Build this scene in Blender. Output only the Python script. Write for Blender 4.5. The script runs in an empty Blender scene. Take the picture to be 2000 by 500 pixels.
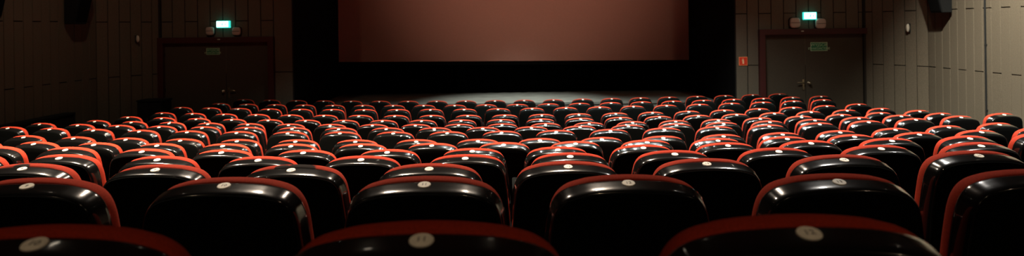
import bpy, bmesh, math, random
from mathutils import Vector, Matrix
random.seed(7)
sc = bpy.context.scene
C = sc.collection
PI = math.pi

# ------------------------------------------------------------------ camera
CAM_H = 2.32            # eye height over the flat floor by the screen
FPX = 1400.0            # focal length in pixels of a 2000 px wide frame
YH = 52.0               # pixel row of the horizon at the middle of the frame
ROLL = 0.01417
cam_data = bpy.data.cameras.new('camera')
cam = bpy.data.objects.new('camera', cam_data)
C.objects.link(cam)
cr, sr = math.cos(ROLL), math.sin(ROLL)
rx, up, bk = Vector((cr, 0, -sr)), Vector((sr, 0, cr)), Vector((0, -1, 0))
cam.matrix_world = Matrix(((rx.x, up.x, bk.x, 0), (rx.y, up.y, bk.y, 0), (rx.z, up.z, bk.z, CAM_H), (0, 0, 0, 1)))
cam_data.sensor_width = 36.0
cam_data.lens = FPX / 2000 * 36
cam_data.shift_y = -(250 - YH) / 2000
cam_data.clip_start = 0.05
cam_data.clip_end = 100
cam_data.dof.use_dof = True
cam_data.dof.focus_distance = 3.8
cam_data.dof.aperture_fstop = 4.0
sc.camera = cam

def at(px, py, Y):
    """world point at depth Y seen at pixel (px, py)"""
    du, dv = px - 1000, py - YH
    u = du * cr - dv * sr
    v = du * sr + dv * cr
    return Vector((u * Y / FPX, Y, CAM_H - v * Y / FPX))

# ------------------------------------------------------------------ world, exposure, lamps' strengths
sc.view_settings.view_transform = 'Standard'
sc.view_settings.look = 'None'
sc.view_settings.exposure = 0.0
sc.view_settings.gamma = 1.0
sc.view_settings.use_curve_mapping = False
w = bpy.data.worlds.new('world'); sc.world = w
w.use_nodes = True
w.node_tree.nodes['Background'].inputs[0].default_value = (0.02, 0.016, 0.012, 1)
w.node_tree.nodes['Background'].inputs[1].default_value = 0.05
sc.cycles.max_bounces = 5
sc.cycles.sample_clamp_indirect = 3.0

CEIL = 6.4
WARM = (1.0, 0.82, 0.64)
NEUT = (1.0, 0.94, 0.86)
COOL = (0.92, 1.0, 0.95)
# ceiling downlights: x, y, disc radius, watts, colour, spread (degrees), tilt x, tilt y (degrees)
LAMPS = [
    (-4.3,  5.4, .08, 380, WARM,  86, 0, 0),
    (-1.9,  5.4, .08, 320, WARM,  90, 0, 0),
    ( 0.4,  5.8, .08, 210, WARM,  92, 0, 0),
    ( 3.0,  5.8, .08, 200, NEUT,  92, 0, 0),
    ( 5.4,  6.0, .08, 230, NEUT,  88, 0, 0),
    (-4.0,  9.8, .08, 260, WARM,  72, 0, 0),
    (-1.6, 9.6, .08,  60, WARM,  80, 0, 0),
    ( 4.2,  9.6, .08, 260, NEUT,  76, 0, 0),
    (-0.4, 10.6, .06, 210, COOL, 104, 0, 0),
    ( 0.7, 10.6, .06, 260, COOL, 104, 0, 0),
    ( 1.8, 10.6, .06, 260, COOL, 104, 0, 0),
    ( 2.9, 10.6, .06, 210, COOL, 104, 0, 0),
    (-4.2, -1.6, .09, 20, (1, .72, .46), 120, 0, 0),
    ( 0.4, -1.8, .09, 20, (1, .72, .46), 120, 0, 0),
    ( 4.4, -1.6, .09, 20, (1, .72, .46), 120, 0, 0),
]

SPOTS = [
    # name, label, location, target, watts, colour, cone, blend, radius
    ('stage_spotlight', 'stage spotlight outside the frame over the middle of the stage', (.1, 16.95, 5.9), (.1, 16.95, .55), 1050, COOL, 56, 1.0, .1),
    ('wall_wash_light', 'wall spotlight outside the frame beside the right wall', (5.6, 9.0, 6.0), (7.98, 10.8, 2.3), 4600, (1, 1, .86), 64, 1.0, .1),
    ('wall_wash_light', 'added dim fill light outside the frame beside the left wall', (-5.4, 9.6, 6.0), (-7.2, 13.0, 1.4), 120, (1, .80, .58), 100, 1.0, .1),  # added fill that lifts the left wall, no known fixture there
    ('wall_wash_light', 'added dim fill light outside the frame in front of the right door', (5.2, 9.8, 6.0), (6.4, 15.0, 1.8), 110, (1, .80, .58), 84, 1.0, .1),  # added fill to brighten the front wall around the right door
    ('screen_fill_light', 'added fill light outside the frame in front of the screen', (.4, 8.6, 6.2), (.4, 19, 4.7), 1250, (1, .66, .5), 50, 1.0, .12),  # added warm wash, stands in for house lights reaching the screen
]

# ------------------------------------------------------------------ helpers
def link(o, parent=None):
    C.objects.link(o)
    if parent is not None:
        o.parent = parent
    return o

def obj(name, bm, m, parent=None, smooth=False):
    me = bpy.data.meshes.new(name)
    bmesh.ops.recalc_face_normals(bm, faces=bm.faces[:])
    bm.to_mesh(me); bm.free()
    for mm in (m if isinstance(m, (list, tuple)) else [m]):
        me.materials.append(mm)
    if smooth:
        for p in me.polygons: p.use_smooth = True
    return link(bpy.data.objects.new(name, me), parent)

def tag(o, label, cat, group=None):
    o['label'] = label; o['category'] = cat
    if group: o['group'] = group
    return o

def thing(name, label, cat, loc=(0, 0, 0), rotz=0, group=None):
    o = bpy.data.objects.new(name, None)
    o.empty_display_size = .1
    C.objects.link(o)
    o.location = loc; o.rotation_euler = (0, 0, rotz)
    return tag(o, label, cat, group)

def struct(name, bm, m, parent=None, smooth=False):
    o = obj(name, bm, m, parent, smooth)
    if parent is None: o['kind'] = 'structure'
    return o

def add_box(bm, c, s, rotz=0, mi=0, bevel=0):
    t = bmesh.new()
    bmesh.ops.create_cube(t, size=1)
    bmesh.ops.scale(t, vec=Vector(s), verts=t.verts)
    if bevel:
        bmesh.ops.bevel(t, geom=t.edges[:], offset=bevel, segments=2, profile=.6, affect='EDGES')
    M = Matrix.Translation(Vector(c)) @ Matrix.Rotation(rotz, 4, 'Z')
    vm = {v: bm.verts.new(M @ v.co) for v in t.verts}
    for f in t.faces:
        nf = bm.faces.new([vm[v] for v in f.verts]); nf.material_index = mi
    t.free()

def add_quad(bm, pts, mi=0):
    f = bm.faces.new([bm.verts.new(Vector(p)) for p in pts]); f.material_index = mi

def add_loft(bm, rings, cap0=True, cap1=True, mi=0):
    """rings: lists of points with equal counts, closed loops"""
    R = [[bm.verts.new(Vector(p)) for p in r] for r in rings]
    n = len(R[0])
    for a, b in zip(R, R[1:]):
        for i in range(n):
            f = bm.faces.new((a[i], a[(i + 1) % n], b[(i + 1) % n], b[i])); f.material_index = mi
    if cap0: bm.faces.new(R[0]).material_index = mi
    if cap1: bm.faces.new(R[-1][::-1]).material_index = mi

def add_disc(bm, c, r, depth, axis='Z', n=24, bevel=0.2, mi=0, M=None):
    rings = []
    for k, (rr, d) in enumerate(((r, 0), (r, depth * .6), (r * (1 - bevel * .3), depth))):
        ring = []
        for i in range(n):
            a = 2 * PI * i / n
            p = Vector((rr * math.cos(a), rr * math.sin(a), d))
            if axis == 'Y': p = Vector((p.x, -p.z, p.y))
            if axis == 'X': p = Vector((p.z, p.x, p.y))
            p = (M @ p if M else p) + Vector(c)
            ring.append(p)
        rings.append(ring)
    add_loft(bm, rings, mi=mi)

def add_prism(bm, outline, y0, y1, mi=0):
    """outline in x,z ; extruded along y"""
    add_loft(bm, [[(x, y0, z) for x, z in outline], [(x, y1, z) for x, z in outline]], mi=mi)

def mat(name, col, rough=.6, spec=.5, metal=0, emit=None, estr=0, noise=None, bump=None, coat=0):
    m = bpy.data.materials.new(name); m.use_nodes = True
    nt = m.node_tree; b = nt.nodes['Principled BSDF']
    b.inputs['Base Color'].default_value = (*col, 1)
    b.inputs['Roughness'].default_value = rough
    b.inputs['Specular IOR Level'].default_value = spec
    b.inputs['Metallic'].default_value = metal
    b.inputs['Coat Weight'].default_value = coat
    b.inputs['Coat Roughness'].default_value = .05
    if emit:
        b.inputs['Emission Color'].default_value = (*emit, 1)
        b.inputs['Emission Strength'].default_value = estr
    tc = nt.nodes.new('ShaderNodeTexCoord')
    if noise:
        sc_, lo, hi = noise
        n = nt.nodes.new('ShaderNodeTexNoise'); n.inputs['Scale'].default_value = sc_
        n.inputs['Detail'].default_value = 4
        nt.links.new(tc.outputs['Object'], n.inputs['Vector'])
        r = nt.nodes.new('ShaderNodeMapRange')
        r.inputs['From Min'].default_value = .3; r.inputs['From Max'].default_value = .7
        r.inputs['To Min'].default_value = lo; r.inputs['To Max'].default_value = hi
        nt.links.new(n.outputs['Fac'], r.inputs['Value'])
        mx = nt.nodes.new('ShaderNodeVectorMath'); mx.operation = 'SCALE'
        mx.inputs[0].default_value = col
        nt.links.new(r.outputs['Result'], mx.inputs['Scale'])
        nt.links.new(mx.outputs['Vector'], b.inputs['Base Color'])
    if bump:
        sc_, st, di = bump
        n = nt.nodes.new('ShaderNodeTexNoise'); n.inputs['Scale'].default_value = sc_
        n.inputs['Detail'].default_value = 3
        nt.links.new(tc.outputs['Object'], n.inputs['Vector'])
        bp = nt.nodes.new('ShaderNodeBump'); bp.inputs['Strength'].default_value = st
        bp.inputs['Distance'].default_value = di
        nt.links.new(n.outputs['Fac'], bp.inputs['Height'])
        nt.links.new(bp.outputs['Normal'], b.inputs['Normal'])
    return m

M_SHELL = mat('black_plastic', (.0035, .0035, .0035), .18, .26, bump=(60, .04, .002), coat=1.0)
M_REAR = mat('black_textured_panel', (.0016, .0020, .0017), .9, .04, bump=(400, .3, .001))
M_RED = mat('red_fabric', (.26, .021, .007), .9, .12, noise=(220, .8, 1.2), bump=(600, .4, .001))
M_RED.node_tree.nodes['Principled BSDF'].inputs['Sheen Weight'].default_value = 0.0
M_PLATE = mat('plate_white', (.82, .78, .67), .35, .5, noise=(90, .85, 1.05))
M_INK = mat('plate_ink', (.08, .07, .06), .6)
M_METAL = mat('black_metal', (.010, .010, .010), .6, .25)
M_WALL = mat('wall_board', (.112, .088, .062), .9, .15, noise=(90, .75, 1.25), bump=(250, .3, .002))
M_WALLD = mat('board_gap', (.025, .02, .016), .9, .1)
M_DOOR = mat('door_leaf', (.062, .046, .031), .7, .2, noise=(120, .8, 1.2))
M_FRAME = mat('door_frame', (.055, .012, .010), .5, .3)
M_BRASS = mat('handle_metal', (.45, .38, .26), .3, .5, metal=1)
M_BLACK = mat('black_cloth', (.004, .004, .004), .95, .05)
M_SCREEN = mat('screen_cloth', (.52, .27, .21), .9, .1, noise=(30, .97, 1.03))
M_STAGE = mat('stage_floor', (.32, .32, .28), .7, .2, noise=(3, .8, 1.15))
M_FLOOR = mat('floor_carpet', (.018, .014, .013), .95, .05, noise=(40, .7, 1.3))
M_CEIL = mat('ceiling_paint', (.05, .045, .04), .9, .1)
M_SPK = mat('speaker_black', (.005, .005, .005), .6, .3)
M_LAMPW = mat('lamp_cover', (.50, .40, .33), .4, .4)
M_TEAL = mat('sign_teal', (.02, .4, .33), .4, .4, emit=(.05, .75, .62), estr=1.4)
M_GLOW = mat('sign_glow', (.8, .9, .9), .4, .4, emit=(.62, 1.0, .98), estr=3.0)
M_GREEN = mat('sign_green', (.02, .16, .07), .5, .3)
M_PALE = mat('sign_pale_green', (.42, .60, .36), .5, .3)
M_SRED = mat('sign_red', (.70, .05, .02), .5, .3)
M_SPINK = mat('sign_border', (.85, .30, .12), .5, .3)
M_CREAM = mat('sign_cream', (.9, .55, .3), .5, .3)
M_WHITE = mat('white_plastic', (.62, .55, .44), .4, .4)
M_BROWN = mat('brown_board', (.10, .055, .035), .8, .2)
M_LENS = mat('lamp_lens', (.9, .9, .85), .3, .5, emit=(1, .85, .65), estr=4)
SEAT_PLATE = .92
ROWS = [
 [(-0.685,1.022,0.301,-1.6),(-0.132,1.011,0.3,-0.6),(0.415,1.011,0.298,0.5)],
 [(-1.331,1.957,0.418,-3),(-0.783,1.933,0.419,-1.9),(-0.241,1.921,0.421,-0.8),(0.306,1.919,0.424,0.3),(0.874,1.927,0.431,1.5),(1.423,1.947,0.431,2.6)],
 [(-1.99,2.9,0.548,-4.6),(-1.433,2.862,0.553,-3.4),(-0.882,2.835,0.556,-2.2),(-0.334,2.82,0.556,-1),(0.213,2.816,0.554,0.2),(0.76,2.823,0.552,1.4),(1.31,2.842,0.548,2.6),(1.865,2.873,0.545,3.8)],
 [(-2.996,3.922,0.675,-7.2),(-2.45,3.86,0.675,-5.9),(-1.896,3.809,0.682,-4.6),(-1.346,3.77,0.685,-3.4),(-0.799,3.744,0.685,-2.1),(-0.253,3.73,0.683,-0.8),(0.293,3.728,0.681,0.4),(0.84,3.738,0.678,1.7),(1.391,3.76,0.676,2.9),(1.946,3.794,0.675,4.2),(2.506,3.841,0.676,5.5)],
 [(-3.544,4.873,0.784,-8.9),(-3,4.795,0.784,-7.6),(-2.455,4.729,0.792,-6.2),(-1.909,4.676,0.796,-4.9),(-1.362,4.635,0.798,-3.6),(-0.814,4.607,0.798,-2.2),(-0.266,4.592,0.796,-0.9),(0.283,4.59,0.794,0.4),(0.833,4.601,0.791,1.8),(1.383,4.624,0.788,3.1),(1.934,4.66,0.787,4.4),(2.486,4.709,0.787,5.8),(3.038,4.77,0.789,7.1),(3.583,4.844,0.789,8.4)],
 [(-4.441,5.926,0.9,-11.5),(-3.901,5.823,0.9,-10.1),(-3.36,5.734,0.9,-8.7),(-2.817,5.657,0.901,-7.3),(-2.271,5.593,0.901,-6),(-1.724,5.542,0.902,-4.6),(-1.176,5.505,0.902,-3.2),(-0.627,5.481,0.902,-1.8),(-0.077,5.47,0.902,-0.5),(0.473,5.472,0.902,0.9),(1.023,5.487,0.902,2.3),(1.573,5.515,0.901,3.7),(2.122,5.557,0.902,5),(2.67,5.612,0.902,6.4),(3.217,5.68,0.902,7.8),(3.763,5.761,0.903,9.2),(4.305,5.855,0.903,10.5)],
 [(-4.688,6.857,0.994,-12.2),(-4.145,6.747,0.997,-10.8),(-3.601,6.651,1,-9.4),(-3.055,6.567,1.003,-8.1),(-2.509,6.496,1.005,-6.7),(-1.961,6.439,1.007,-5.3),(-1.413,6.395,1.009,-3.9),(-0.865,6.364,1.01,-2.5),(-0.316,6.347,1.011,-1.1),(0.233,6.343,1.011,0.3),(0.782,6.352,1.011,1.7),(1.331,6.375,1.011,3),(1.879,6.411,1.01,4.4),(2.426,6.46,1.008,5.8),(2.973,6.522,1.006,7.2),(3.518,6.598,1.003,8.6),(4.062,6.686,0.999,10),(4.605,6.788,0.995,11.4)],
 [(-5.585,7.915,1.045,-14.2),(-5.042,7.786,1.048,-12.9),(-4.498,7.67,1.051,-11.5),(-3.953,7.566,1.054,-10.2),(-3.406,7.476,1.056,-8.8),(-2.86,7.398,1.059,-7.5),(-2.312,7.333,1.061,-6.1),(-1.764,7.281,1.062,-4.8),(-1.216,7.242,1.064,-3.4),(-0.668,7.216,1.065,-2.1),(-0.12,7.202,1.065,-0.7),(0.429,7.202,1.065,0.7),(0.976,7.215,1.065,2),(1.524,7.241,1.063,3.4),(2.071,7.279,1.061,4.7),(2.617,7.331,1.059,6.1),(3.162,7.396,1.055,7.4),(3.706,7.473,1.051,8.8),(4.249,7.563,1.046,10.1),(4.791,7.666,1.04,11.5),(5.331,7.782,1.033,12.8)],
 [(-5.818,8.794,1.119,-14.1),(-5.271,8.666,1.122,-12.8),(-4.724,8.549,1.126,-11.6),(-4.177,8.445,1.129,-10.3),(-3.63,8.353,1.132,-9),(-3.083,8.273,1.135,-7.7),(-2.535,8.206,1.137,-6.4),(-1.988,8.15,1.14,-5.2),(-1.44,8.107,1.141,-3.9),(-0.893,8.076,1.143,-2.6),(-0.345,8.057,1.144,-1.3),(0.202,8.051,1.144,-0),(0.749,8.057,1.144,1.3),(1.296,8.075,1.143,2.5),(1.843,8.105,1.142,3.8),(2.39,8.148,1.14,5.1),(2.936,8.203,1.137,6.4),(3.481,8.27,1.134,7.7),(4.027,8.35,1.129,8.9),(4.572,8.442,1.124,10.2),(5.116,8.545,1.119,11.5)],
 [(-5.618,9.615,1.196,-13.1),(-5.063,9.496,1.201,-11.9),(-4.511,9.388,1.205,-10.7),(-3.961,9.292,1.21,-9.5),(-3.413,9.207,1.214,-8.2),(-2.866,9.134,1.217,-7),(-2.32,9.073,1.22,-5.8),(-1.775,9.023,1.223,-4.6),(-1.23,8.985,1.225,-3.3),(-0.686,8.959,1.226,-2.1),(-0.142,8.945,1.227,-0.9),(0.402,8.942,1.228,0.3),(0.947,8.951,1.227,1.6),(1.493,8.972,1.226,2.8),(2.04,9.005,1.224,4),(2.588,9.049,1.222,5.3),(3.138,9.106,1.218,6.5),(3.69,9.174,1.214,7.7),(4.244,9.253,1.209,8.9),(4.801,9.344,1.203,10.2),(5.36,9.447,1.196,11.4)],
 [(-5.647,10.498,1.254,-13.2),(-5.097,10.378,1.261,-12),(-4.548,10.27,1.267,-10.8),(-4,10.173,1.272,-9.5),(-3.452,10.087,1.276,-8.3),(-2.905,10.014,1.28,-7.1),(-2.358,9.952,1.282,-5.9),(-1.811,9.901,1.284,-4.7),(-1.264,9.862,1.285,-3.4),(-0.718,9.835,1.285,-2.2),(-0.171,9.82,1.285,-1),(0.375,9.816,1.284,0.2),(0.922,9.824,1.283,1.4),(1.468,9.843,1.282,2.7),(2.015,9.875,1.28,3.9),(2.562,9.918,1.278,5.1),(3.11,9.972,1.275,6.3),(3.658,10.038,1.273,7.5),(4.206,10.116,1.27,8.7),(4.756,10.206,1.268,10),(5.305,10.307,1.265,11.2)],
 [(-5.54,11.304,1.293,-13.2),(-5.01,11.184,1.296,-12),(-4.478,11.076,1.3,-10.7),(-3.942,10.98,1.304,-9.5),(-3.404,10.895,1.308,-8.3),(-2.862,10.821,1.311,-7),(-2.319,10.76,1.314,-5.8),(-1.773,10.71,1.317,-4.6),(-1.226,10.672,1.319,-3.4),(-0.677,10.645,1.321,-2.1),(-0.128,10.631,1.322,-0.9),(0.423,10.628,1.322,0.3),(0.974,10.637,1.322,1.5),(1.526,10.657,1.321,2.8),(2.078,10.69,1.32,4),(2.629,10.734,1.317,5.2),(3.18,10.79,1.314,6.5),(3.73,10.858,1.309,7.7),(4.279,10.937,1.304,8.9),(4.827,11.028,1.297,10.1),(5.373,11.131,1.29,11.4)],
 [(-5.699,12.27,1.314,-13.4),(-5.16,12.148,1.318,-12.2),(-4.619,12.038,1.322,-11),(-4.076,11.939,1.326,-9.8),(-3.532,11.851,1.329,-8.5),(-2.986,11.775,1.331,-7.3),(-2.44,11.711,1.333,-6.1),(-1.892,11.658,1.334,-4.9),(-1.344,11.617,1.334,-3.7),(-0.795,11.588,1.334,-2.5),(-0.246,11.57,1.334,-1.3),(0.304,11.564,1.333,-0),(0.853,11.569,1.332,1.2),(1.402,11.586,1.33,2.4),(1.95,11.615,1.328,3.6),(2.498,11.655,1.326,4.8),(3.045,11.707,1.324,6),(3.591,11.771,1.321,7.2),(4.135,11.846,1.318,8.5),(4.678,11.933,1.315,9.7),(5.22,12.031,1.312,10.9)],
 [(-5.381,13.094,1.342,-12.4),(-4.835,12.981,1.348,-11.2),(-4.289,12.88,1.353,-10),(-3.744,12.789,1.357,-8.9),(-3.199,12.71,1.361,-7.7),(-2.655,12.642,1.363,-6.5),(-2.11,12.586,1.365,-5.3),(-1.566,12.54,1.366,-4.1),(-1.021,12.506,1.367,-3),(-0.476,12.483,1.366,-1.8),(0.07,12.472,1.366,-0.6),(0.616,12.472,1.365,0.6),(1.163,12.483,1.364,1.8),(1.711,12.506,1.362,2.9),(2.26,12.54,1.36,4.1),(2.811,12.585,1.359,5.3),(3.362,12.641,1.357,6.5),(3.915,12.709,1.355,7.7),(4.47,12.788,1.353,8.9),(5.027,12.878,1.351,10),(5.585,12.98,1.35,11.2)],
 [(-5.265,13.988,1.359,-11.9),(-4.719,13.88,1.367,-10.7),(-4.172,13.783,1.374,-9.6),(-3.625,13.697,1.379,-8.4),(-3.078,13.622,1.383,-7.3),(-2.531,13.557,1.386,-6.1),(-1.983,13.504,1.388,-5),(-1.436,13.462,1.389,-3.8),(-0.888,13.43,1.39,-2.7),(-0.34,13.41,1.389,-1.5),(0.208,13.401,1.389,-0.4),(0.756,13.402,1.388,0.8),(1.304,13.415,1.386,1.9),(1.852,13.439,1.385,3.1),(2.4,13.474,1.383,4.2),(2.948,13.52,1.382,5.4),(3.496,13.577,1.381,6.5),(4.044,13.644,1.38,7.7),(4.592,13.723,1.379,8.8),(5.139,13.813,1.38,10)],
]

# ------------------------------------------------------------------ floor height along the rake
ROWMID = []
for r in ROWS:
    k = min(range(len(r)), key=lambda i: abs(r[i][0] + .4))
    ROWMID.append((r[k][1], CAM_H - r[k][2] - SEAT_PLATE))
def sag(X):
    return (X + .2) ** 2 / 52.0
def floor_z(X, Y):
    t = Y - sag(X)
    P = [(-6.0, ROWMID[0][1] + .9), (ROWMID[0][0] - .9, ROWMID[0][1] + .12)] + ROWMID + [(14.4, 0.0)]
    if t <= P[0][0]: return P[0][1]
    for (a, za), (b, zb) in zip(P, P[1:]):
        if t <= b: return za + (zb - za) * (t - a) / (b - a)
    return 0.0

WX, FY = 7.98, 15.0       # side wall distance, front wall distance
BY = -6.0                 # back wall
def build_floor():
    bm = bmesh.new()
    nx, ny = 40, 110
    V = [[bm.verts.new((-WX + 2 * WX * i / nx, BY + (FY + 1.7 - BY) * j / ny,
          floor_z(-WX + 2 * WX * i / nx, BY + (FY + 1.7 - BY) * j / ny) - .012)) for i in range(nx + 1)] for j in range(ny + 1)]
    for j in range(ny):
        for i in range(nx):
            bm.faces.new((V[j][i], V[j][i + 1], V[j + 1][i + 1], V[j + 1][i]))
    struct('floor', bm, M_FLOOR, smooth=True)
build_floor()

def board_wall(name, path, w, z0=-.05, z1=CEIL, start=0, inward=1):
    """vertical boards with shadow gaps and staggered butt joints, mounted on a backing"""
    bm = bmesh.new()
    k = start
    for (ax, ay), (bx, by), ww in path:
        a, b = Vector((ax, ay)), Vector((bx, by))
        L = (b - a).length; d = (b - a) / L; n = Vector((-d.y, d.x)) * inward     # towards the room
        cnt = max(1, round(L / ww)); st = L / cnt
        p, q = a - n * .05, b - n * .05
        c0 = (p + q) / 2
        add_box(bm, (c0.x, c0.y, (z0 + z1) / 2), (L, .06, z1 - z0), math.atan2(d.y, d.x), 1)
        for i in range(cnt):
            gap = .019
            c = a + d * (st * (i + .5)) - n * .01
            zs = [z0, .36, 2.52, 4.68, z1] if k % 2 else [z0, 1.44, 3.6, 5.76, z1]
            for u, v in zip(zs, zs[1:]):
                add_box(bm, (c.x, c.y, (u + v) / 2), (st - gap, .022 + random.uniform(-.003, .003), v - u - gap * .9), math.atan2(d.y, d.x), 0, .002)
            k += 1
    return struct(name, bm, [M_WALL, M_WALLD])

XL, XR = at(572, 150, FY).x, at(1438, 150, FY).x       # the screen opening
CHX, CHY = 7.32, 13.75
DR0, DR1 = at(1481, 120, FY).x, at(1704, 120, FY).x     # right door, outer frame
DL0, DL1 = at(311, 120, FY).x, at(537, 120, FY).x
DH = 2.19
board_wall('wall_right', [((WX, BY), (WX, CHY), .226)], .226, inward=1)
board_wall('wall_front_right', [((WX, CHY), (CHX, FY), .236), ((CHX, FY), (DR1 - .02, FY), .262)], .25)
board_wall('wall_front_right', [((DR0 + .02, FY), (XR, FY), .262)], .25)
board_wall('wall_front_right', [((DR1 - .02, FY), (DR0 + .02, FY), .262)], .25, z0=DH - .02, start=1)
board_wall('wall_left', [((-WX, CHY), (-WX, BY), .226)], .226, inward=1)
board_wall('wall_front_left', [((-CHX, FY), (-WX, CHY), .236), ((DL0 + .02, FY), (-CHX, FY), .262)], .25)
board_wall('wall_front_left', [((XL, FY), (DL1 - .02, FY), .262)], .25)
board_wall('wall_front_left', [((DL1 - .02, FY), (DL0 + .02, FY), .262)], .25, z0=DH - .02, start=1)
bm = bmesh.new(); add_box(bm, (0, BY - .05, CEIL / 2), (2 * WX + .3, .1, CEIL + .2)); struct('wall_back', bm, M_WALL)
bm = bmesh.new(); add_box(bm, (0, (BY + 20.5) / 2, CEIL + .06), (2 * WX + .4, 20.5 - BY, .12)); struct('ceiling', bm, M_CEIL)

# the stage recess behind the opening
SY = 19.6
bm = bmesh.new()
add_box(bm, (XL - .05, (FY + SY) / 2 + .1, CEIL / 2), (.1, SY - FY, CEIL)); struct('wall_stage_left', bm, M_BLACK)
bm = bmesh.new()
add_box(bm, (XR + .05, (FY + SY) / 2 + .1, CEIL / 2), (.1, SY - FY, CEIL)); struct('wall_stage_right', bm, M_BLACK)
bm = bmesh.new()
add_box(bm, ((XL + XR) / 2, SY + .05, CEIL / 2), (XR - XL + .2, .1, CEIL)); struct('wall_stage_back', bm, M_BLACK)
bm = bmesh.new()
add_box(bm, ((XL + XR) / 2, (16.7 + SY) / 2, .275), (XR - XL, SY - 16.7, .55), 0, 0)
add_box(bm, ((XL + XR) / 2, 16.69, .52), (XR - XL, .05, .06), 0, 0, .008)
struct('floor_stage', bm, M_STAGE)
# soft black masking drape under and beside the screen
def drape(name, x0, x1, y, z0, z1, label):
    bm = bmesh.new(); n = int((x1 - x0) / .03)
    pts = [(x0 + (x1 - x0) * i / n, y + .035 * math.sin(i * .55) + .015 * math.sin(i * .23)) for i in range(n + 1)]
    lo = [bm.verts.new((x, yy, z0)) for x, yy in pts]; hi = [bm.verts.new((x, yy, z1)) for x, yy in pts]
    for i in range(n): bm.faces.new((lo[i], lo[i + 1], hi[i + 1], hi[i]))
    bmesh.ops.solidify(bm, geom=bm.faces[:], thickness=.006)
    tag(obj(name, bm, M_BLACK, smooth=True), label, 'curtain')
drape('masking_curtain', XL + .15, XR - .15, 19.25, .56, 1.75, 'black masking drape hanging under the cinema screen, behind the stage')
s0, s1 = at(658, 60, 19), at(1363, 60, 19)
drape('masking_curtain', XL + .1, s0.x + .1, 18.85, .56, 6.2, 'black masking drape on the left side of the screen')
drape('masking_curtain', s1.x - .1, XR - .1, 18.85, .56, 6.2, 'black masking drape on the right side of the screen')

# screen: a stretched cloth in a dark frame
zb = at(1010, 119, 19).z
scr = thing('cinema_screen', 'large blank cinema screen glowing dull reddish brown above the stage', 'screen', ((s0.x + s1.x) / 2, 19.0, zb))
scr.rotation_euler = (0, math.radians(.47), 0)
W = s1.x - s0.x
bm = bmesh.new(); add_box(bm, (0, 0, 2.05), (W, .02, 4.1)); obj('screen_cloth', bm, M_SCREEN, scr)
bm = bmesh.new()
for c, s in (((0, .03, -.05), (W + .24, .06, .1)), ((0, .03, 4.15), (W + .24, .06, .1)), ((-W / 2 - .06, .03, 2.05), (.12, .06, 4.3)), ((W / 2 + .06, .03, 2.05), (.12, .06, 4.3))):
    add_box(bm, c, s, 0, 0, .008)
obj('screen_frame', bm, M_BLACK, scr)

# ------------------------------------------------------------------ doors
def text_mesh(body, size, align='CENTER', depth=.0008):
    cu = bpy.data.curves.new('text', 'FONT'); cu.body = body; cu.size = size
    cu.align_x = align; cu.align_y = 'CENTER'; cu.extrude = depth
    o = bpy.data.objects.new('text', cu); C.objects.link(o)
    me = bpy.data.meshes.new_from_object(o.evaluated_get(bpy.context.evaluated_depsgraph_get()))
    bpy.data.objects.remove(o); bpy.data.curves.remove(cu)
    return me

def put_text(name, body, size, m, parent, loc, rot, squeeze=1):
    me = text_mesh(body, size); me.materials.clear(); me.materials.append(m)
    o = link(bpy.data.objects.new(name, me), parent)
    o.location = loc; o.rotation_euler = rot; o.scale = (squeeze, 1, 1)
    return o

def door(idx, X0, X1, xs, zt, handle_flip, lab):
    root = bpy.data.objects.new('door_%d' % idx, None); C.objects.link(root)
    root.location = ((X0 + X1) / 2, FY, 0); root['kind'] = 'structure'
    cx = (X0 + X1) / 2; w2 = (X1 - X0) / 2
    fw = .12
    bm = bmesh.new()
    add_box(bm, (-w2 + fw / 2, -.04, zt / 2), (fw, .14, zt), 0, 0, .01)
    add_box(bm, (w2 - fw / 2, -.04, zt / 2), (fw, .14, zt), 0, 0, .01)
    add_box(bm, (0, -.04, zt - fw / 2), (2 * w2 - .01, .142, fw), 0, 0, .01)
    obj('door_frame', bm, M_FRAME, root)
    xs -= cx
    for a, b in ((-w2 + fw, xs - .004), (xs + .004, w2 - fw)):
        bm = bmesh.new(); add_box(bm, ((a + b) / 2, .02, (zt - fw) / 2), (b - a, .05, zt - fw - .01), 0, 0, .006)
        leaf = obj('door_leaf', bm, M_DOOR, root)
        inner = (b == xs - .004)
        bm = bmesh.new()
        if inner == handle_flip:                    # lever
            sgn = -1 if inner else 1
            hx = (b if inner else a) + sgn * .05
            add_box(bm, (hx, -.012, 1.02), (.04, .012, .22), 0, 0, .004)
            add_disc(bm, (hx, -.016, 1.06), .012, .05, 'Y', 14)
            rings = []
            for t, r in ((0, .011), (.4, .011), (.85, .009), (1, .006)):
                c = Vector((hx + sgn * .15 * t, -.066, 1.06 + .012 * math.sin(t * 3)))
                rings.append([c + Vector((0, r * math.cos(q * PI / 5), r * 1.3 * math.sin(q * PI / 5))) for q in range(10)])
            add_loft(bm, rings)
        else:                                       # knob
            hx = (b - .06) if inner else (a + .06)
            add_disc(bm, (hx, -.006, 1.05), .035, .012, 'Y', 20)
            add_disc(bm, (hx, -.018, 1.05), .012, .03, 'Y', 14)
            add_disc(bm, (hx, -.045, 1.05), .028, .03, 'Y', 20, .5)
        obj('door_handle', bm, M_BRASS, leaf, True)
        bm = bmesh.new()
        for zz in (.3, 1.05, zt - .4):
            hx = (a + .005) if inner else (b - .005)
            add_disc(bm, (hx, -.01, zz), .009, .09, 'Z', 12)
        obj('hinge', bm, M_METAL, leaf, True)
    bm = bmesh.new(); add_box(bm, (xs - .10, -.125, zt - .05), (.05, .03, .018), 0, 0, .004)
    obj('door_sensor', bm, M_WHITE, root)
    return root
door(1, DR0, DR1, at(1573, 130, FY).x, DH, True, 'right')
door(2, DL0, DL1, at(442, 130, FY).x, DH, False, 'left')

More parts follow.
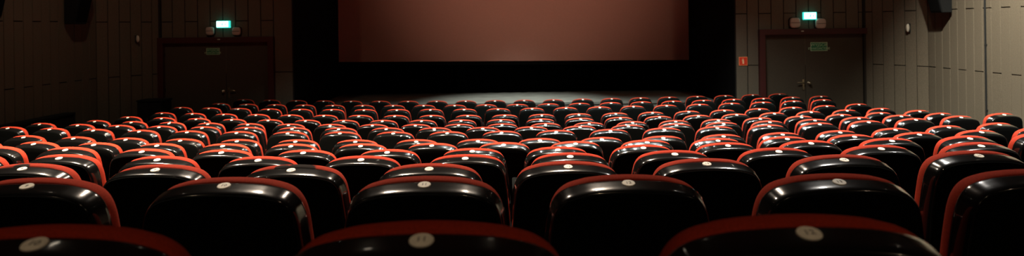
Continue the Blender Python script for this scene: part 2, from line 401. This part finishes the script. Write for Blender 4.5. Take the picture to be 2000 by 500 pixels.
def plate_sign(px, py, wpx, hpx, label, yy):
    p = at(px, py, yy); s = yy / FPX; w, h = wpx * s, hpx * s
    t = thing('exit_sign_plate', label, 'sign', p, 0, 'evacuation signs on the doors')
    bm = bmesh.new(); add_box(bm, (0, 0, 0), (w, .006, h), 0, 0, .002); obj('sign_border', bm, M_PALE, t)
    bm = bmesh.new(); add_box(bm, (0, -.003, 0), (w * .93, .004, h * .86), 0, 0, .001); obj('sign_panel', bm, M_GREEN, t)
    put_text('sign_lettering', 'WYJŚCIE', h * .46, M_PALE, t, (0, -.0062, h * .19), (PI / 2, 0, 0), 1.05)
    put_text('sign_lettering', 'EWAKUACYJNE', h * .36, M_PALE, t, (0, -.0062, -h * .22), (PI / 2, 0, 0), .98)
plate_sign(1599.5, 91, 33, 17, 'green evacuation sign plate with two lines of lettering on the right door', FY - .015)
plate_sign(416, 100.5, 26, 13, 'dim evacuation sign plate on the left door', FY - .015)

def running_man(w, h):
    """simple figure hurrying to a doorway with an arrow, built in the x,z plane"""
    bm = bmesh.new()
    def bar(x0, z0, x1, z1, t):
        d = Vector((x1 - x0, z1 - z0)); L = d.length; n = Vector((-d.y, d.x)) / L * t / 2
        add_prism(bm, [(x0 + n.x, z0 + n.y), (x1 + n.x, z1 + n.y), (x1 - n.x, z1 - n.y), (x0 - n.x, z0 - n.y)], 0, -.002)
    u = h / 10
    bar(-w * .38, -h * .38, -w * .38, h * .38, u * .8); bar(-w * .2, -h * .38, -w * .2, h * .38, u * .8); bar(-w * .38, h * .36, -w * .2, h * .36, u * .8)
    bar(w * .04, h * .16, w * .0, -h * .06, u * 1.3)
    bar(w * .0, -h * .06, w * .09, -h * .36, u); bar(w * .0, -h * .06, -w * .09, -h * .2, u); bar(-w * .09, -h * .2, -w * .12, -h * .36, u * .9)
    bar(w * .04, h * .14, w * .11, h * .02, u * .8); bar(w * .03, h * .14, -w * .07, h * .08, u * .8)
    add_disc(bm, (w * .07, 0, h * .28), u * .9, .002, 'Y', 14)
    bar(w * .24, 0, w * .42, 0, u * .9); bar(w * .24, 0, w * .31, h * .14, u * .9); bar(w * .24, 0, w * .31, -h * .14, u * .9)
    return bm

def exit_lamp(px, py, wpx, hpx, label):
    Y = FY - .10; s = Y / FPX; p = at(px, py, Y); w, h = wpx * s, hpx * s
    t = thing('exit_sign', label, 'exit sign', p, 0, 'lit exit signs')
    bm = bmesh.new(); add_box(bm, (0, .045, 0), (w * 1.02, .07, h * 1.05), 0, 0, .006); obj('housing', bm, M_TEAL, t)
    bm = bmesh.new(); add_box(bm, (-w * .03, 0, h * .02), (w * .9, .02, h * .86), 0, 0, .004); obj('lit_panel', bm, M_GLOW, t)
    obj('pictogram', running_man(w * .8, h * .8), M_TEAL, t).location = (-w * .03, -.0105, 0)
exit_lamp(1583, 31, 25, 14, 'small lit green exit sign above the right door')
exit_lamp(435, 47.5, 25, 13, 'small lit green exit sign above the left door')

def head_lamp(px, py, wpx, label):
    Y = FY - .06; s = Y / FPX; p = at(px, py, Y); w = wpx * s
    t = thing('emergency_lamp', label, 'lamp', p, 0, 'emergency lamp heads above the doors')
    def ring(r, y, e=3.6, n=32):
        out = []
        for i in range(n):
            a = 2 * PI * i / n; c, q = math.cos(a), math.sin(a)
            k = (abs(c) ** e + abs(q) ** e) ** (-1 / e)
            out.append((r * k * c, y, r * k * q))
        return out
    bm = bmesh.new()
    add_loft(bm, [ring(w / 2 + .012, .05), ring(w / 2 + .012, .02), ring(w / 2 + .004, .01)])
    obj('housing', bm, M_METAL, t, False)
    bm = bmesh.new()
    add_loft(bm, [ring(w / 2, .012), ring(w / 2, -.02), ring(w / 2 * .93, -.035), ring(w / 2 * .7, -.042)])
    obj('cover', bm, M_LAMPW, t, True)
    bm = bmesh.new(); add_box(bm, (0, -.040, 0), (w * .86, .008, .010)); obj('divider', bm, M_METAL, t)
head_lamp(1552.5, 44.5, 20, 'squarish beige lamp head left of the lit sign above the right door')
head_lamp(1602.5, 46, 20, 'squarish beige lamp head right of the lit sign above the right door')
head_lamp(410.5, 60.5, 16, 'squarish dim lamp head left of the lit sign above the left door')
head_lamp(462, 61, 16, 'squarish dim lamp head right of the lit sign above the left door')

# fire extinguisher sign
Y = FY - .012; s = Y / FPX; p = at(1451.5, 119.5, Y)
t = thing('fire_extinguisher_sign', 'small red square fire extinguisher sign beside the right door', 'sign', p)
bm = bmesh.new(); add_box(bm, (0, 0, 0), (17 * s, .006, 17 * s), 0, 0, .002); obj('sign_border', bm, M_SPINK, t)
bm = bmesh.new(); add_box(bm, (0, -.003, 0), (15 * s, .004, 15 * s), 0, 0, .001); obj('sign_panel', bm, M_SRED, t)
bm = bmesh.new()
q = 15 * s / 10
add_prism(bm, [(-q, -3.4 * q), (q, -3.4 * q), (q, 1.2 * q), (.5 * q, 2 * q), (.4 * q, 3 * q), (-.4 * q, 3 * q), (-.5 * q, 2 * q), (-q, 1.2 * q)], -.005, -.0065)
add_prism(bm, [(-1.5 * q, 3.1 * q), (.5 * q, 3.1 * q), (.5 * q, 3.5 * q), (-1.5 * q, 3.3 * q)], -.005, -.0065)
add_prism(bm, [(-1.5 * q, 3.1 * q), (-1.2 * q, 3.1 * q), (-1.4 * q, 0), (-1.8 * q, 0)], -.005, -.0065)
obj('pictogram', bm, M_CREAM, t)

# small white wall fittings
def fitting(px, py, Y, h, w, label, rotz=0, m=M_WHITE):
    p = at(px, py, Y)
    t = thing('wall_sensor', label, 'sensor', p, rotz)
    bm = bmesh.new()
    add_loft(bm, [[(w / 2 * k * math.cos(a), -d + .0, h / 2 * k * math.sin(a) * (1.15 if abs(math.sin(a)) > .7 else 1)) for a in [2 * PI * i / 20 for i in range(20)]] for k, d in ((1, -.01), (1, .03), (.8, .05))])
    obj('cover', bm, m, t, True)
    bm = bmesh.new(); add_box(bm, (0, .004, 0), (w * 1.25, .016, h * 1.2), 0, 0, .003); obj('back_plate', bm, M_METAL, t)
fitting(1774.5, 54.5, 14.05, .14, .055, 'small upright white wall fitting between the right door and the speaker', -math.atan2(FY - CHY, WX - CHX))
fitting(1686.5, 53, FY - .03, .11, .022, 'thin pale wall fitting just above the right door corner')
fitting(267.5, 76, 14.44, .12, .05, 'small upright pinkish wall fitting left of the left door', math.atan2(FY - CHY, WX - CHX))

# surround speakers on the side walls
def speaker(X, Y, zb, side, label, wd=.36, hgt=.9):
    t = thing('wall_speaker', label, 'speaker', (X, Y, zb), 0, 'surround speakers on the side walls')
    bm = bmesh.new(); s = side
    prof = [(-.04 * s, 0), (-.22 * s, 0), (-.40 * s, hgt * .85), (-.36 * s, hgt), (-.04 * s, hgt)]
    add_prism(bm, prof, -wd / 2, wd / 2)
    bmesh.ops.bevel(bm, geom=bm.edges[:], offset=.01, segments=2, affect='EDGES')
    obj('cabinet', bm, M_SPK, t)
    bm = bmesh.new()
    n = Vector((-.18 * s, 0, hgt * .85)).normalized(); o = Vector((-.22 * s, 0, 0))
    out = Vector((-n.z * s, 0, n.x * s)) if s > 0 else Vector((n.z, 0, -n.x))
    for u0, u1 in ((.04, .72),):
        pts = []
        for k, v in ((u0, -1), (u1, -1), (u1, 1), (u0, 1)):
            pts.append(o + n * k + Vector((0, v * (wd / 2 - .025), 0)) + out * .004)
        rings = [pts, [q_ + out * .008 for q_ in pts]]
        add_loft(bm, rings)
    obj('grille', bm, M_BLACK, t)
    bm = bmesh.new(); add_box(bm, (-.03 * s, 0, hgt * .5), (.05, .1, .3), 0, 0, .005); obj('bracket', bm, M_METAL, t)
sp = at(1830, 25, 13.1); speaker(WX, 13.1, sp.z, 1, 'black tapered surround speaker high on the lit right wall')
sp = at(178, 47, 12.9); speaker(-WX, 12.9, sp.z, -1, 'black tapered surround speaker high on the dark left wall')
sp = at(-6, 36, 10.9); speaker(-WX, 10.72, sp.z, -1, 'black surround speaker at the far left edge of the photo')

# conduit on the right wall
Yc = WX * FPX / 926
bm = bmesh.new()
for dy in (-.014, .014):
    add_disc(bm, (WX - .018, Yc + dy, .0), .007, CEIL, 'Z', 10)
for zz in (.8, 1.9, 3.0, 4.1):
    add_box(bm, (WX - .012, Yc, zz), (.02, .05, .02), 0, 0, .003)
tag(obj('cable_conduit', bm, M_METAL, smooth=False), 'thin dark vertical cable conduit running up the lit right wall', 'pipe')

# radiator cover with upright slats along the left wall
ya, yb = 10.2, 12.72
zf = floor_z(-WX, 11.5); ztop = .92
t = thing('radiator_cover', 'low dark slatted radiator cover along the left wall', 'radiator', (-WX + .02, (ya + yb) / 2, zf - .03))
bm = bmesh.new(); n = 60; L = yb - ya
for i in range(n):
    add_box(bm, (.16, -L / 2 + L * (i + .5) / n, (ztop - zf) / 2), (.02, .018, ztop - zf - .06))
obj('slats', bm, M_WALLD, t)
bm = bmesh.new()
add_box(bm, (.09, 0, ztop - zf), (.19, L + .04, .04), 0, 0, .005); add_box(bm, (.09, L / 2, (ztop - zf) / 2), (.18, .03, ztop - zf), 0, 0, .004)
add_box(bm, (.09, -L / 2, (ztop - zf) / 2), (.18, .03, ztop - zf), 0, 0, .004); add_box(bm, (.16, 0, .05), (.03, L, .1), 0, 0, .004)
obj('casing', bm, M_METAL, t)

# dark cabinet in the left corner
p0, p1 = at(271, 196, 14.3), at(318, 196, 14.3)
cw = p1.x - p0.x; chh = p0.z
t = thing('storage_cabinet', 'low black cabinet standing by the left door', 'cabinet', ((p0.x + p1.x) / 2, 14.45, -.012))
bm = bmesh.new(); add_box(bm, (0, 0, chh / 2 + .03), (cw, .42, chh - .06), 0, 0, .008); obj('body', bm, M_SPK, t)
bm = bmesh.new(); add_box(bm, (0, 0, chh), (cw + .03, .45, .03), 0, 0, .006); obj('top', bm, M_SPK, t)
for sx in (-1, 1):
    bm = bmesh.new(); add_box(bm, (sx * cw / 4, -.22, chh / 2 + .03), (cw / 2 - .015, .02, chh - .12), 0, 0, .004)
    d = obj('cabinet_door', bm, M_METAL, t)
    bm = bmesh.new(); add_box(bm, (sx * .03, -.24, chh * .6), (.012, .02, .1), 0, 0, .003); obj('handle', bm, M_BRASS, d)
for sx in (-1, 1):
    for sy in (-1, 1):
        bm = bmesh.new(); add_disc(bm, (sx * (cw / 2 - .05), sy * .16, 0), .02, .07, 'Z', 12); obj('foot', bm, M_METAL, t)

# slanted brown board on the stage at the left
p = at(621, 188, 17.3)
t = thing('leaning_board', 'narrow dim brown board tilted at the left end of the stage', 'board', (p.x, 17.3, .55))
bm = bmesh.new(); add_box(bm, (0, 0, .17), (.15, .03, .34), 0, 0, .005)
bmesh.ops.rotate(bm, cent=(0, 0, 0), matrix=Matrix.Rotation(math.radians(-24), 3, 'Y'), verts=bm.verts)
o = obj('panel', bm, M_BROWN, t); o.location = (.02, 0, .045)
bm = bmesh.new(); add_box(bm, (.05, .08, .015), (.22, .24, .03), 0, 0, .004); add_box(bm, (.08, .07, .14), (.03, .03, .25)); obj('stand', bm, M_METAL, t)

# ------------------------------------------------------------------ lamps
def downlight(i, x, y, r, watts, col, spread, tx, ty):
    t = thing('ceiling_downlight', '', 'lamp', (x, y, CEIL))
    bm = bmesh.new()
    n = 28
    rings = [[(rr * math.cos(2 * PI * k / n), rr * math.sin(2 * PI * k / n), z) for k in range(n)] for rr, z in ((r + .05, 0), (r + .05, -.02), (r + .01, -.03), (r + .005, -.005))]
    add_loft(bm, rings, True, False); obj('trim_ring', bm, M_METAL, t)
    bm = bmesh.new(); add_disc(bm, (0, 0, -.008), r * .98, .003, 'Z', n); obj('lens', bm, M_LENS, t)
    ld = bpy.data.lights.new('downlight', 'AREA'); ld.shape = 'DISK'; ld.size = 2 * r
    ld.energy = watts; ld.color = col; ld.spread = math.radians(spread)
    lo = bpy.data.objects.new('downlight_glow', ld); link(lo, t); lo.location = (0, 0, -.035)
    lo.rotation_euler = (math.radians(tx), math.radians(ty), 0)
    t['label'] = 'round recessed ceiling downlight outside the frame'
    t['group'] = 'ceiling downlights'
for i, L in enumerate(LAMPS): downlight(i, *L)

def spot(name, label, loc, target, watts, col, size, blend=.5, rad=.06):
    t = thing(name, label, 'spotlight', loc)
    d = (Vector(target) - Vector(loc)).normalized(); q = d.to_track_quat('-Z', 'Y')
    bm = bmesh.new(); n = 24
    rings = [[(rr * math.cos(2 * PI * k / n), rr * math.sin(2 * PI * k / n), z) for k in range(n)] for rr, z in ((.05, .22), (.09, .18), (.095, 0), (.085, -.0), (.08, .05))]
    add_loft(bm, rings, True, False); o = obj('lamp_can', bm, M_METAL, t); o.rotation_euler = q.to_euler()
    bm = bmesh.new(); add_box(bm, (0, 0, .2), (.02, .02, max(.05, CEIL - loc[2] - .1))); obj('yoke', bm, M_METAL, t).location = (0, .1, (CEIL - loc[2]) / 2 - .2)
    ld = bpy.data.lights.new('spot', 'SPOT'); ld.energy = watts; ld.color = col; ld.spot_size = math.radians(size); ld.spot_blend = blend
    ld.shadow_soft_size = rad
    lo = bpy.data.objects.new('spot_glow', ld); link(lo, t); lo.rotation_euler = q.to_euler(); lo.location = d * .02

for s in SPOTS: spot(*s)

# ------------------------------------------------------------------ the seats
NSEG = 72
CP = [(0, 0), (.05, .0012), (.10, .0048), (.13, .0098), (.162, .0180), (.187, .0320), (.205, .0550), (.216, .088), (.223, .135), (.231, .215),
      (.236, .32), (.237, .42), (.226, .50), (.19, .535), (.12, .548), (0, .55)]
def outline():
    """right half from top to bottom, Catmull-Rom through CP, mirrored into a closed loop"""
    P = [Vector((x, -z)) for x, z in CP]
    P = [Vector((-P[1].x, P[1].y))] + P + [Vector((-P[-2].x, P[-2].y))]
    pts = []
    for i in range(1, len(P) - 2):
        for k in range(3):
            t = k / 3; a, b, c, d = P[i - 1], P[i], P[i + 1], P[i + 2]
            pts.append(.5 * ((2 * b) + (c - a) * t + (2 * a - 5 * b + 4 * c - d) * t * t + (3 * b - a - 3 * c + d) * t ** 3))
    pts.append(P[-2])
    return pts + [Vector((-p.x, p.y)) for p in pts[-2:0:-1]]
OUT = outline()
NO = len(OUT)
NORM = []
for i in range(NO):
    d = OUT[(i + 1) % NO] - OUT[i - 1]
    n = Vector((-d.y, d.x)).normalized()
    if n.dot(OUT[i] - Vector((0, -.27))) < 0: n = -n
    NORM.append(n)
TILT = math.radians(4)
TOPZ = .935
def ring(y, inset0, pad=False):
    out = []
    for p, n in zip(OUT, NORM):
        # the padding swells over the top edge and stays a little inside the shell at the sides
        if pad: inset = inset0 + .0070 * (1 - max(0.0, n.y) ** 4) - .0042 * max(0.0, 1 - (p.x / .175) ** 2) * (n.y > 0)
        else: inset = inset0
        q = p - n * inset
        out.append((q.x, y, q.y))
    return out
def shrink(y, s, c=-.27):
    return [(p.x * s, y, c + (p.y - c) * s) for p in OUT]
def seatframe(bm):
    bmesh.ops.rotate(bm, cent=(0, 0, -.5), matrix=Matrix.Rotation(TILT, 3, 'X'), verts=bm.verts)
    bmesh.ops.translate(bm, vec=(0, .0, TOPZ), verts=bm.verts)

def build_shell(parent):
    bm = bmesh.new()
    rings = [ring(.006, .004), ring(.004, .0005), ring(0, 0), ring(-.008, .0012), ring(-.018, .0030), ring(-.030, .0050), ring(-.042, .0072), ring(-.052, .0098),
             ring(-.0585, .0130), ring(-.0605, .0152), ring(-.057, .022)]
    add_loft(bm, rings)
    seatframe(bm)
    o = obj('back_shell', bm, M_SHELL, parent, True)
    bm = bmesh.new()
    add_loft(bm, [ring(-.0570, .0153), ring(-.0607, .0155), ring(-.0640, .0190), ring(-.0662, .026), shrink(-.068, .78), shrink(-.071, .5), shrink(-.072, .2)])
    seatframe(bm)
    obj('rear_panel', bm, M_REAR, o, True)
    return o
def build_cushion(parent):
    bm = bmesh.new()
    rings = [ring(.001, .010, True), ring(.002, .004, True), ring(.006, .0005, True), ring(.014, -.0018, True), ring(.026, -.0030, True), ring(.038, -.0018, True), ring(.048, .0010, True), ring(.055, .009, True),
             ring(.058, .022, True), shrink(.066, .82), shrink(.074, .55), shrink(.077, .2)]
    add_loft(bm, rings)
    seatframe(bm)
    return obj('back_cushion', bm, M_RED, parent, True)
PLY, PLZ = -.0185, -.0031
PLATE_M = None
def plate_matrix():
    R = Matrix.Rotation(TILT, 4, 'X')
    P = Matrix.Translation((0, 0, -.5)) @ R @ Matrix.Translation((0, 0, .5))
    slope = math.atan((.0050 - .0012) / .022)
    return Matrix.Translation((0, 0, TOPZ)) @ P @ Matrix.Translation((0, PLY, PLZ)) @ Matrix.Rotation(slope, 4, 'X')
PM = plate_matrix()
SEAT_OFF = PM.translation.copy()      # where the plate sits in seat space
def build_plate(parent):
    bm = bmesh.new()
    add_disc(bm, (0, 0, -.0012), .0178, .0034, 'Z', 28)
    bm.transform(PM)
    return obj('number_plate', bm, M_PLATE, parent)
def build_pan(parent):
    bm = bmesh.new()      # tipped-up seat pan in front of the backrest
    def rr(y, w, z0, z1, r=.06):
        out = []
        for cx, cz, a0 in ((w - r, z1 - r, 0), (-w + r, z1 - r, 90), (-w + r, z0 + r, 180), (w - r, z0 + r, 270)):
            for k in range(6):
                a = math.radians(a0 + 18 * k); out.append((cx + r * math.cos(a), y, cz + r * math.sin(a)))
        return out
    add_loft(bm, [rr(.10, .19, .34, .64), rr(.105, .205, .32, .66), rr(.15, .208, .315, .665), rr(.19, .19, .33, .64), rr(.20, .14, .38, .58)])
    o = obj('seat_pan', bm, M_RED, parent, True)
    bm = bmesh.new(); add_loft(bm, [rr(.19, .18, .34, .63), rr(.212, .175, .345, .625), rr(.218, .15, .37, .60)]); obj('underside_shell', bm, M_SHELL, o, True)
    return o
def build_stand(parent, sx):
    bm = bmesh.new()
    add_box(bm, (sx * .215, .055, .215), (.028, .12, .45), 0, 0, .006)
    add_box(bm, (sx * .215, .055, .0), (.05, .26, .03), 0, 0, .006)
    return obj('leg', bm, M_REAR, parent)
def build_arm(parent, sx=-1):
    bm = bmesh.new()
    add_box(bm, (sx * .275, .20, .655), (.042, .34, .035), 0, 0, .012)
    add_box(bm, (sx * .275, .12, .40), (.026, .10, .50), 0, 0, .006)
    add_box(bm, (sx * .25, .10, .30), (.06, .05, .05), 0, 0, .006)
    return obj('armrest', bm, M_REAR, parent)

proto = thing('cinema_chair', '', 'chair', (0, 0, 0))
build_shell(proto); build_cushion(proto); build_plate(proto); build_pan(proto)
build_stand(proto, -1); build_stand(proto, 1); build_arm(proto)
def dark_patched(m, spots, name):  # darkens the fabric colour inside ellipses with noisy edges
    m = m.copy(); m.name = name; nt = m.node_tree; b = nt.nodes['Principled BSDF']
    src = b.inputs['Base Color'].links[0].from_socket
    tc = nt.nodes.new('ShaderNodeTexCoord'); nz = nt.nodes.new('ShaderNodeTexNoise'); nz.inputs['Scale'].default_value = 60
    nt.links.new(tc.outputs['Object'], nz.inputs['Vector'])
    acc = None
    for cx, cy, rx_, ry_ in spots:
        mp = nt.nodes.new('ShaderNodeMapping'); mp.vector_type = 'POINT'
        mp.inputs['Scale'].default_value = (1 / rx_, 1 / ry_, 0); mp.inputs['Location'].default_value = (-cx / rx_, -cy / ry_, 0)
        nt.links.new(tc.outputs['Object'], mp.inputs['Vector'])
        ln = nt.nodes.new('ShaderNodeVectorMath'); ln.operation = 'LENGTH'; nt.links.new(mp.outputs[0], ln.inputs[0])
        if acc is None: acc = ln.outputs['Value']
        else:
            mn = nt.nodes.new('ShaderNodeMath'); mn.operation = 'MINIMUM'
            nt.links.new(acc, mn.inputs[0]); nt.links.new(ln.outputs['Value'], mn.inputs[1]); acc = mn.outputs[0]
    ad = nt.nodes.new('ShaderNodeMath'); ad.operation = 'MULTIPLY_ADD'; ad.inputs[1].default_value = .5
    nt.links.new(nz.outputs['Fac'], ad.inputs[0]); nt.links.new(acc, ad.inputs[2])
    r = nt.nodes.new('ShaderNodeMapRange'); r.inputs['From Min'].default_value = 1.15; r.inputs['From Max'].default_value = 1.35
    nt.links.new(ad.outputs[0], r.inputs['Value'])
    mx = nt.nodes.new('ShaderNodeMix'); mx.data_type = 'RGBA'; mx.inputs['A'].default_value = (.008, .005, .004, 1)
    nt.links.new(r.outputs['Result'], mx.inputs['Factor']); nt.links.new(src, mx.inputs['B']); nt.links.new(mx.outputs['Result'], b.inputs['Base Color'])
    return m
DARK_PATCHES = {(2, 2): dark_patched(M_RED, [(.034, -.030, .056, .044), (-.045, -.030, .032, .022)], 'red_fabric_dark_patch'),
          (2, 0): dark_patched(M_RED, [(-.022, -.030, .036, .018)], 'red_fabric_dark_patch_small')}
proto_kids = [(c, list(c.children)) for c in proto.children]

NUM = {}
def number_mesh(k):
    if k not in NUM:
        me = text_mesh(str(k), .017, depth=.0003); me.materials.clear(); me.materials.append(M_INK); NUM[k] = me
    return NUM[k]

ORD = ['', 'first', 'second', 'third', 'fourth', 'fifth', 'sixth', 'seventh', 'eighth', 'ninth', 'tenth', 'eleventh', 'twelfth', 'thirteenth', 'fourteenth',
       'fifteenth', 'sixteenth', 'seventeenth', 'eighteenth', 'nineteenth', 'twentieth', 'twenty-first', 'twenty-second', 'twenty-third']
LW = Matrix.Translation((0, 0, 0))
used = False
for n, row in enumerate(ROWS):
    x0 = row[0][0]
    for k, (X, Y, H, A) in enumerate(row):
        a = math.radians(A)
        off = Matrix.Rotation(a, 3, 'Z') @ SEAT_OFF
        loc = Vector((X, Y, CAM_H - H)) - off
        if not used:
            s = proto; used = True
        else:
            s = proto.copy(); C.objects.link(s)
            for c, g in proto_kids:
                cc = c.copy(); C.objects.link(cc); cc.parent = s
                for d in g:
                    dd = d.copy(); C.objects.link(dd); dd.parent = cc
        s.location = loc; s.rotation_euler = (0, 0, a)
        rn = 'nearest row' if n == 0 else ('row nearest the stage' if n == len(ROWS) - 1 else ORD[n + 1] + ' row from the camera')
        who = 'leftmost' if k == 0 else ('rightmost' if k == len(row) - 1 else ORD[k + 1] + ' from the left')
        s['label'] = 'black and red cinema chair, %s in the %s' % (who, rn)
        s['category'] = 'chair'; s['group'] = 'cinema chairs in the ' + rn
        num = int(round((X + 10.8 + n * .0) / .55)) - 8
        num = max(1, num)
        pl = [c for c in s.children if c.name.startswith('number_plate')][0]
        t = link(bpy.data.objects.new('number', number_mesh(num)), pl)
        t.matrix_local = PM @ Matrix.Translation((0, -.0002, .0024))
        if k == len(row) - 1: build_arm(s, 1)
        if (n, k) in DARK_PATCHES:
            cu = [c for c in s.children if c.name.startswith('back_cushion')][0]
            cu.data = cu.data.copy(); cu.data.materials[0] = DARK_PATCHES[(n, k)]
            if k == 2: s['label'] = 'cinema chair with a dark patch on its red rim, third row from the camera'
